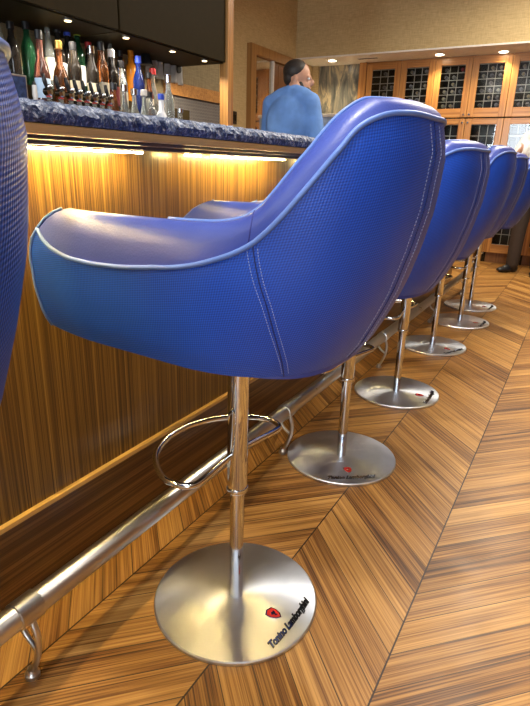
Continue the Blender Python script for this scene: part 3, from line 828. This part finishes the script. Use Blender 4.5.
# ------------------------------------------------------------------ wine cabinets
WY = 7.39
def wine_cabinet(x0, x1, idx, words, knob):
    t = thing('wine_cabinet', words, 'wine cabinet', ((x0+x1)/2, WY, 0), 0, 'wooden wine cabinets on the back wall')
    h = (x1-x0)/2-.002
    box('back_panel', -h, h, .40, .42, .0, 2.35, M['dark'], t)
    for sx in (-h, h-.02): box('side_panel', sx, sx+.02, .02, .40, 0, 2.35, M['darkgloss'], t)
    box('plinth', -h, h, .03, .40, 0, .12, M['doorwood'], t)
    box('top_rail', -h, h, .0, .40, 2.33, 2.353, M['cabinet_h'], t)
    def door(z0, z1, nm_, kz, rows_, cols):
        bm = bmesh.new(); f = .075; ft = .065; fb = .10
        abox(bm, -h, -h+f, -.022, 0, z0, z1, .003); abox(bm, h-f, h, -.022, 0, z0, z1, .003)
        d = frombm('door', bm, M['cabinet'], t)
        box('top_rail', -h+f, h-f, -.021, 0, z1-ft, z1, M['cabinet_h'], d, .002); box('bottom_rail', -h+f, h-f, -.021, 0, z0, z0+fb, M['cabinet_h'], d, .002)
        box('glass_pane', -h+f, h-f, -.012, -.008, z0+fb, z1-ft, M['pane'], d)
        lathe('knob', [(.004, 0), (.008, .006), (.0135, .014), (.011, .022)], M['chrome'], d, 20, M4=Matrix.Translation((knob*(h-.03), -.022, kz)) @ Matrix.Rotation(R(90), 4, 'X'))
        bm = bmesh.new(); X0, X1, Z0, Z1 = -h+f, h-f, z0+fb, z1-ft
        for i in range(1, cols): x = X0+(X1-X0)*i/cols; abox(bm, x-.0035, x+.0035, .020, .032, Z0, Z1)
        for i in range(rows_+1): z = Z0+(Z1-Z0)*i/rows_; abox(bm, -h+.02, h-.02, .020, .032, z-.004, z+.0035)
        frombm('rack', bm, M['rackm'], t)
        return X0, X1, Z0, Z1
    r = door(1.690, 2.328, 'upper', 1.72, 6, 3)
    door(.125, 1.675, 'lower', 1.63, 11, 3)
    return t, r
M['pane'] = simple('cabinet_pane', (.95, .97, .97), .02, trans=1, ior=1.4, var=.01)
M['pane'].node_tree.nodes['Principled BSDF'].inputs['Specular IOR Level'].default_value = .8
M['rackm'] = simple('pale_rack', (.55, .54, .48), .4)
edges = [-2.76, -2.315, -1.895, -1.463, -1.030, -.60, -.17, .26]
words = ['leftmost wine cabinet, next to the marble panel', 'second wine cabinet from the left', 'third wine cabinet from the left, with the most bottles showing', 'fourth wine cabinet from the left, brightest under the lamp', 'fifth wine cabinet, cut off by the right edge of the photo', 'sixth wine cabinet behind the standing person', 'seventh wine cabinet at the far right']
cells = []
for i in range(5 + 1):
    t, r = wine_cabinet(edges[i], edges[i+1], i, words[i], 1 if i % 2 == 0 else -1)
    cx = (edges[i]+edges[i+1])/2; cells.append((cx+r[0], cx+r[1], r[2], r[3]))
struct(box('trim_7', -2.86, -2.764, 7.36, 7.80, 0, 2.353, M['cabinet']), 'wooden upright closing the left end of the wine cabinets', 'post')
# wine bottles lying neck outwards
def wine_bottle():
    t = thing('wine_bottle', 'x', 'wine bottle', (0, 0, 0), 0, 'wine bottles lying in the cabinets')
    Q = Matrix.Rotation(R(90), 4, 'X')
    lathe('glass_body', [(.030, -.30), (.034, -.29), (.034, -.12), (.014, -.07), (.0135, -.02)], G['dark'], t, 20, M4=Q)
    return t
wb = wine_bottle()
foils = [simple('foil_cream', (.75, .68, .45), .4), simple('foil_red', (.6, .03, .06), .4), simple('foil_grey', (.32, .32, .34), .3), simple('foil_gold', (.55, .40, .15), .35), simple('foil_dark', (.06, .05, .07), .3)]
fm = []
for f_ in foils:
    bm = bmesh.new(); alathe(bm, [(.0145, -.07), (.0195, -.065), (.0195, -.002), (.017, 0)], 18, M4=Matrix.Rotation(R(90), 4, 'X')); me = bpy.data.meshes.new('foil_cap'); bm.to_mesh(me); bm.free(); me.materials.append(f_); fm.append(me)
fn = ['cream', 'red', 'grey', 'gold', 'dark']
rn = random.Random(11); first = True
rowsn = ['bottom', 'second lowest', 'third lowest', 'third highest', 'second highest', 'top']; coln = ['left', 'middle', 'right']; cabn = ['leftmost', 'second', 'third', 'fourth', 'fifth']
forced = {(2, 5, 2): 1, (2, 2, 0): 0, (2, 2, 1): 0, (2, 1, 0): 0, (2, 0, 0): 0, (3, 4, 0): 0, (3, 4, 2): 2, (3, 2, 2): 0, (1, 5, 0): 3, (1, 5, 2): 2, (1, 3, 2): 0, (1, 3, 0): 2, (3, 1, 1): 3, (0, 1, 0): 2}
for ci in range(5):
    x0, x1, z0, z1 = cells[ci]
    for r_ in range(6):
        for c_ in range(3):
            key = (ci, r_, c_)
            if key in forced: f_ = forced[key]
            elif rn.random() < .45: f_ = rn.choice([2, 4, 4, 4, 3])
            else: continue
            x = x0+(x1-x0)*(c_+.5)/3; z = z0+(z1-z0)*r_/6+.0035+.0345
            if first: o = wb; first = False; o.location = (x, WY+.045, z)
            else:
                o = wb.copy(); COL.objects.link(o); o.location = (x, WY+.045, z); g = wb.children[0].copy(); COL.objects.link(g); g.parent = o
            o['label'] = '%s-capped wine bottle, %s row, %s column, %s cabinet from the left' % (fn[f_], rowsn[r_], coln[c_], cabn[ci])
            link('foil_cap', fm[f_] if fm[f_].users == 0 else fm[f_], o, None, True)

# ------------------------------------------------------------------ people
SKIN = simple('skin', (.48, .25, .16), .5); SKIN2 = simple('skin_pale', (.62, .36, .26), .5)
def skin_mesh(name, chains, levels=2, voxel=None, extra=None):
    """chains: lists of (point, radius or (rx,ry)); merged into one remeshed surface"""
    bm = bmesh.new()
    for ch in chains:
        pts = smoothpath([c[0] for c in ch], 6); n = len(ch)
        rad = np.interp(np.linspace(0, n-1, len(pts)), range(n), [c[1] for c in ch])
        atube(bm, pts, list(rad), 16)
        for p, r in ((pts[0], rad[0]), (pts[-1], rad[-1])):
            bmesh.ops.create_uvsphere(bm, u_segments=16, v_segments=10, radius=float(r), matrix=Matrix.Translation(p))
    if extra: extra(bm)
    me = bpy.data.meshes.new(name); bm.to_mesh(me); bm.free()
    tmp = bpy.data.objects.new('tmp', me); COL.objects.link(tmp)
    md = tmp.modifiers.new('r', 'REMESH'); md.mode = 'VOXEL'; md.voxel_size = voxel or .008
    sm = tmp.modifiers.new('s', 'SMOOTH'); sm.iterations = 6; sm.factor = .5
    dg = bpy.context.evaluated_depsgraph_get(); dg.update()
    out = bpy.data.meshes.new_from_object(tmp.evaluated_get(dg)); bpy.data.objects.remove(tmp)
    out.name = name; return out
def ell(bm, c, r, rot=None):
    Mx = Matrix.Translation(c) @ (rot or Matrix.Identity(4)) @ Matrix.Diagonal((*r, 1))
    bmesh.ops.create_uvsphere(bm, u_segments=24, v_segments=16, radius=1, matrix=Mx)
def person(label, loc, rz, joints, shirt, pants, hair, skinm, headrot, beard=False, shoe=None, armR=None, armL=None):
    """local frame: faces -Y, x to its left"""
    t = thing('person', label, 'person', loc, rz)
    J = joints; hd = Vector(J['head'])
    HR = Matrix.Rotation(headrot, 4, 'Z')
    def headparts(bm):
        def P(x, y, z): return hd+(HR @ Vector((x, y, z)))
        ell(bm, P(0, .012, .03), (.073, .093, .092), HR); ell(bm, P(0, -.025, -.045), (.055, .062, .072), HR)
        ell(bm, P(0, -.052, -.088), (.030, .026, .024), HR)
        ell(bm, P(0, -.094, -.022), (.013, .020, .024), HR); ell(bm, P(0, -.078, .012), (.045, .014, .012), HR)
        ell(bm, P(0, -.083, -.062), (.022, .010, .010), HR)
        for s in (-1, 1): ell(bm, P(s*.074, .012, -.015), (.009, .018, .031), HR)
        for A in (J['armR'], J['armL']):
            wr, pm = Vector(A[2]), Vector(A[3]); d = (pm-wr).normalized(); side = Vector(A[4]).normalized(); nr = d.cross(side).normalized()
            rot = Matrix((side, d, nr)).transposed().to_4x4()
            ell(bm, wr+d*.055, (.040, .055, .017), rot)
            for q, (o_, ln) in enumerate(((-.030, .066), (-.010, .076), (.010, .072), (.030, .056))):
                b0 = wr+d*.092+side*o_; b1 = b0+d*ln*.5+nr*.012; b2 = b1+d*ln*.32+nr*.030
                atube(bm, [b0-d*.02, b0, b1, b2], [.0095, .0095, .0088, .0075], 10); ell(bm, b2, (.0078,)*3)
            b0 = wr+d*.03-side*.032; b1 = b0-side*.030+d*.028+nr*.012; b2 = b1+d*.032+nr*.012
            atube(bm, [b0, b1, b2], [.0125, .011, .009], 10); ell(bm, b2, (.0092,)*3)
    pel, ch, nk = J['pelvis'], J['chest'], J['neck']
    ch_ = [[(pel, .10), (J['waist'], .088), (ch, .098), (nk, .055), (tuple(hd+Vector((0, .01, -.05))), .05)]]
    for A in (J['armR'], J['armL']): ch_.append([(ch, .055), (A[0], .042), (A[1], .038), (A[2], .026)])
    for G_ in (J['legR'], J['legL']): ch_.append([(pel, .08), (G_[0], .078), (G_[1], .055), (G_[2], .038)]); 
    body = link('body', skin_mesh('body', ch_, extra=headparts, voxel=.0055), t, skinm)
    # shirt
    def torso(bm):
        c0, p0, w0 = Vector(ch), Vector(pel), Vector(J['waist'])
        ell(bm, c0+Vector((0, 0, -.01)), (.190, .13, .19)); ell(bm, w0, (.165, .118, .17)); ell(bm, p0+Vector((0, 0, .06)), (.17, .125, .12))
        for A in (J['armR'], J['armL']): ell(bm, Vector(A[0]), (.064, .068, .062)); atube(bm, [Vector(nk)-Vector((0, 0, .01)), Vector(nk).lerp(Vector(A[0]), .5)+Vector((0, 0, .0)), Vector(A[0])], [.070, .072, .064], 14)
    sh = [[(ch, .12), (tuple(Vector(nk)-Vector((0, 0, .035))), .085)]]
    for A in (J['armR'], J['armL']):
        a0, a1, a2 = Vector(A[0]), Vector(A[1]), Vector(A[2])
        sh.append([(tuple(a0), .066), (tuple(a0.lerp(a1, .5)), .066), (tuple(a1), .060), (tuple(a1.lerp(a2, .9)), .044)])
    link('shirt', skin_mesh('shirt', sh, extra=torso, voxel=.009), t, shirt)
    bm = bmesh.new(); nkc = Vector(nk)-Vector((0, 0, .0)); 
    alathe(bm, [(.066, -.02), (.072, -.02), (.066, .035), (.060, .035)], 28, c=tuple(nkc)); frombm('collar', bm, shirt, t, True)
    # trousers
    tr = []
    for G_ in (J['legR'], J['legL']):
        h0, k0, a0 = Vector(G_[0]), Vector(G_[1]), Vector(G_[2])
        tr.append([(tuple(Vector(pel)*.5+h0*.5), .115), (tuple(h0), .105), (tuple(k0), .078), (tuple(a0+Vector((0, 0, .02))), .068)])
    def hips(bm): ell(bm, Vector(pel)+Vector((0, 0, -.01)), (.178, .132, .11))
    link('trousers', skin_mesh('trousers', tr, extra=hips, voxel=.010), t, pants)
    for G_ in (J['legR'], J['legL']):
        a0 = Vector(G_[2]); d = Vector(G_[3]).normalized(); ang = math.atan2(d.x, -d.y); RT = Matrix.Rotation(ang, 4, 'Z')
        bm = bmesh.new()
        def shp_(bm, a0=a0, RT=RT):
            o_ = Vector((a0.x, a0.y, 0))
            ell(bm, o_+RT @ Vector((0, .02, .045)), (.042, .060, .045), RT); ell(bm, o_+RT @ Vector((0, -.09, .034)), (.047, .105, .034), RT); ell(bm, o_+RT @ Vector((0, -.06, .05)), (.040, .07, .04), RT)
        me = skin_mesh('shoe', [[((a0.x, a0.y, .06), .045), ((a0.x, a0.y, .12), .045)]], extra=shp_, voxel=.007)
        for v in me.vertices: v.co.z = max(v.co.z, 0.001)
        link('shoe', me, t, shoe or M['dark'])
    # hair, eyes
    def P(x, y, z): return hd+(HR @ Vector((x, y, z)))
    def hairp(bm):
        ell(bm, P(0, .026, .052), (.081, .092, .080), HR); ell(bm, P(0, .058, .01), (.066, .056, .060), HR)
        if beard:
            ell(bm, P(0, -.045, -.078), (.056, .050, .040), HR); ell(bm, P(.048, -.01, -.055), (.018, .040, .042), HR); ell(bm, P(-.048, -.01, -.055), (.018, .040, .042), HR)
    link('hair', skin_mesh('hair', [[(tuple(P(0, .03, .06)), .05), (tuple(P(0, .04, .04)), .05)]], extra=hairp, voxel=.006), t, hair)
    for s in (-1, 1):
        bm = bmesh.new(); ell(bm, P(s*.030, -.078, .0), (.013, .010, .008), HR); e = frombm('eye', bm, M['white'], t, True)
        bm = bmesh.new(); ell(bm, P(s*.030, -.0875, .0), (.0055, .003, .0055), HR); frombm('iris', bm, M['dark'], e, True)
    return t
SH1 = simple('sky_blue_shirt', (.13, .27, .60), .75, var=.12, vs=14)
SH2 = simple('white_shirt', (.80, .80, .80), .7); PN1 = simple('navy_trousers', (.02, .025, .04), .8); PN2 = simple('dark_brown_trousers', (.045, .030, .022), .8)
HAIR = simple('dark_hair', (.018, .012, .009), .55, var=.4, vs=120); HAIR2 = simple('grey_hair', (.2, .18, .16), .6, var=.3, vs=120)
JM = dict(head=(.0, -.075, 1.665), neck=(0, -.01, 1.57), chest=(0, .02, 1.385), waist=(0, .01, 1.12), pelvis=(0, 0, .95),
          armR=[(-.172, .015, 1.50), (-.225, -.03, 1.18), (-.17, -.24, 1.10), (-.13, -.32, 1.10), (0, .3, 1)],
          armL=[(.172, .015, 1.50), (.225, -.03, 1.18), (.17, -.24, 1.10), (.13, -.32, 1.10), (0, -.3, -1)],
          legR=[(-.095, 0, .88), (-.10, -.01, .49), (-.105, .01, .08), (-.1, -1, 0)], legL=[(.095, 0, .88), (.10, -.01, .49), (.105, .01, .08), (.1, -1, 0)])
person('bearded dark-haired man in a blue shirt standing behind the bar, turned away', (-1.97, 3.80, 0), R(172), JM, SH1, PN1, HAIR, SKIN, R(-66), True)
JP = dict(head=(.02, -.03, 1.66), neck=(0, .0, 1.52), chest=(0, .02, 1.32), waist=(0, .01, 1.12), pelvis=(0, 0, .96),
          armR=[(-.19, .0, 1.43), (-.27, -.06, 1.19), (-.19, -.20, 1.27), (-.13, -.24, 1.30), (0, .3, 1)],
          armL=[(.19, .0, 1.43), (.28, -.04, 1.19), (.17, -.22, 1.24), (.12, -.27, 1.26), (0, -.3, -1)],
          legR=[(-.095, 0, .88), (-.11, -.02, .49), (-.13, .0, .08), (-.5, -1, 0)], legL=[(.095, 0, .88), (.11, .0, .49), (.13, .02, .08), (.3, -1, 0)])
person('person in a white shirt and dark trousers standing at the right edge past the stools', (-.50, 6.75, 0), R(-20), JP, SH2, PN2, HAIR2, SKIN2, R(10), False)
